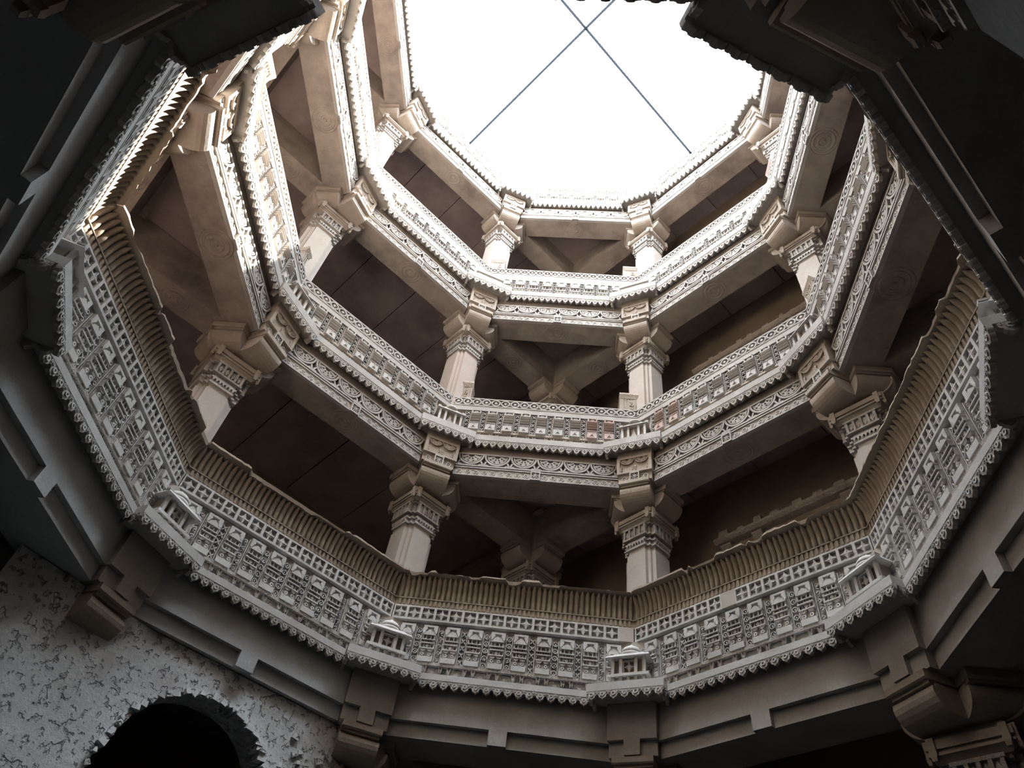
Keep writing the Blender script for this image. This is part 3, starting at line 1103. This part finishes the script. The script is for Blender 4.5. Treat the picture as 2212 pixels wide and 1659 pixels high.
def wall_ledge(k):
    """moulded ledge with broken blocks on the wall behind the right bay"""
    d = ST[k]
    W = WALLV[1]
    a = -pi / 4
    z = d['bb'] - .36
    x0, x1 = (-.9, 1.0)
    t = thing('wall_ledge', 'broken yellowish moulded ledge on the gallery wall behind the right bay, ' + TIER[k], 'ledge', (-sin(a) * W, cos(a) * W, z + EYE), a)
    obj('shelf', fix(MB().ext([(0, 0), (-.10, .02), (-.13, .05), (-.13, .08), (0, .09)], x0, x1, 'x').mesh('shelf', M_CARVE)), t)
    obj('fascia', fix(MB().box(x0, x1, -.03, 0, -.16, 0).mesh('fascia', M_WALL)), t)
    rc = random.Random(5 + k)
    x = x0 + .05
    while x < x1 - .1:
        w = rc.uniform(.06, .14)
        obj('ledge_block', fix(MB().frus(-w / 2, w / 2, -.10, 0, 0, rc.uniform(.05, .10), .008).mesh('ledge_block', M_CARVE)), t, (x + w / 2, 0, .09))
        x += w + rc.uniform(.06, .16)
    for x in (x0 + .12, x0 + .5, x1 - .4, x1 - .1):
        obj('ledge_bracket', cached(('lbr',), lambda: MB().ext([(0, -.16), (-.09, -.02), (-.09, 0), (0, 0)], -.06, .06, 'x'), 'ledge_bracket', M_CARVE), t, (x, 0, 0))

def arch_wall():
    d = ST[0]
    v = .985 * S
    loc, a = side_frame(0, -1, v, -EYE)
    t = struct(bpy.data.objects.new('wall_arch', None))
    COL.objects.link(t)
    t.location, t.rotation_euler = loc, (0, 0, a)
    t['label'] = 'pitted lime plastered wall with a broken pointed arch under the left bay'
    top = d['bb'] + EYE - .01
    cx, hw, zs, za = -.05, .62, 1.55 + EYE, 2.25 + EYE
    pts = []
    n = 20
    for i in range(n + 1):              # pointed arch: left springing -> apex -> right springing
        s = -cos(pi * i / n)
        pts.append((cx + s * hw, zs + (za - zs) * sqrt(max(0, 1 - abs(s) ** 2.3))))
    x0, x1 = -.70, 1.10
    m = MB()
    th = .30
    m.box(x0, cx - hw, 0, th, 0, top)
    m.box(cx + hw, x1, 0, th, 0, top)
    for i in range(n):
        (xa, z0), (xb, z1) = pts[i], pts[i + 1]
        m.hexa([(xa, 0, z0), (xb, 0, z1), (xb, th, z1), (xa, th, z0), (xa, 0, top), (xb, 0, top), (xb, th, top), (xa, th, top)])
    obj('plaster_wall', fix(m.mesh('plaster_wall', M_PLASTER)), t)
    # wing wall turning towards the left pillar
    w = MB().ext([(x0, 0), (x0, .16), (-1.75, .05), (-1.75, -.22)], 0, top, 'z')
    obj('wing_wall', fix(w.mesh('wing_wall', M_PLASTER)), t)
    rc = random.Random(3)
    for i in range(34):                 # ragged stones showing along the arch edge
        s = -cos(pi * (i + .5) / 34)
        x = cx + s * hw
        z = zs + (za - zs) * sqrt(max(0, 1 - abs(s) ** 2.3))
        q = rc.uniform(.018, .04) * (1.25 if s > .25 else .8)
        b = MB().frus(-q, q, -.035, .12, -q * rc.uniform(.5, 1.1), q, .006)
        obj('arch_stone', fix(b.mesh('arch_stone', M_PLASTER)), t, (x + rc.uniform(-.01, .01), rc.uniform(-.01, .02), z + rc.uniform(-.012, .01)), 0, rc.uniform(-.5, .5))
    for i in range(26):                 # rubble proud of the plaster
        q = rc.uniform(.015, .04)
        b = MB().frus(-q, q, -.02, .04, -q * .7, q * .7, .005)
        obj('wall_stone', fix(b.mesh('wall_stone', M_PLASTER)), t, (rc.uniform(.35, 1.0), 0, rc.uniform(3.2, 3.9)), 0, rc.uniform(-.6, .6)) if i % 2 else None

# ------------------------------------------------------------------ build
outer_walls()
for k in range(4):
    gallery(k)
for k in range(4):
    for j in (-3, -2, -1, 0, 1, 2, 3, 4):
        beam(k, j)
        parapet(k, j)
    for c in (-4, -3, -2, -1, 0, 1, 2, 3):
        impost(k, c)
        corner_cornice(k, c)
        pavilion(k, c)
        ring_pillar(k, c)
for k in (1, 2):
    for j in (0, 2, -2):
        for s in (-1, 1):
            post(k, j, s)
wall_ledge(1)
wall_ledge(2)
arch_wall()

# ------------------------------------------------------------------ cables over the mouth of the well
d3 = ST[3]
for n, (az, lab) in enumerate(((45.0, 'thin pale cable crossing the open mouth from the right bay'), (-45.0, 'thin pale cable crossing the open mouth from the left bay'))):
    L_ = 1.03 * S
    ca = obj('cable', fix(MB().lathe([(.022, -L_), (.022, L_)], seg=8).mesh('cable', M_CABLE)), None, (d3['ox'], d3['oy'], 4.64 * S + EYE + .03 * n))
    ca.rotation_euler = Vector((sin(radians(az)), cos(radians(az)), 0)).to_track_quat('Z', 'Y').to_euler()
    ca['label'] = lab
    ca['category'] = 'cable'
    ca['group'] = 'cables over the well mouth'
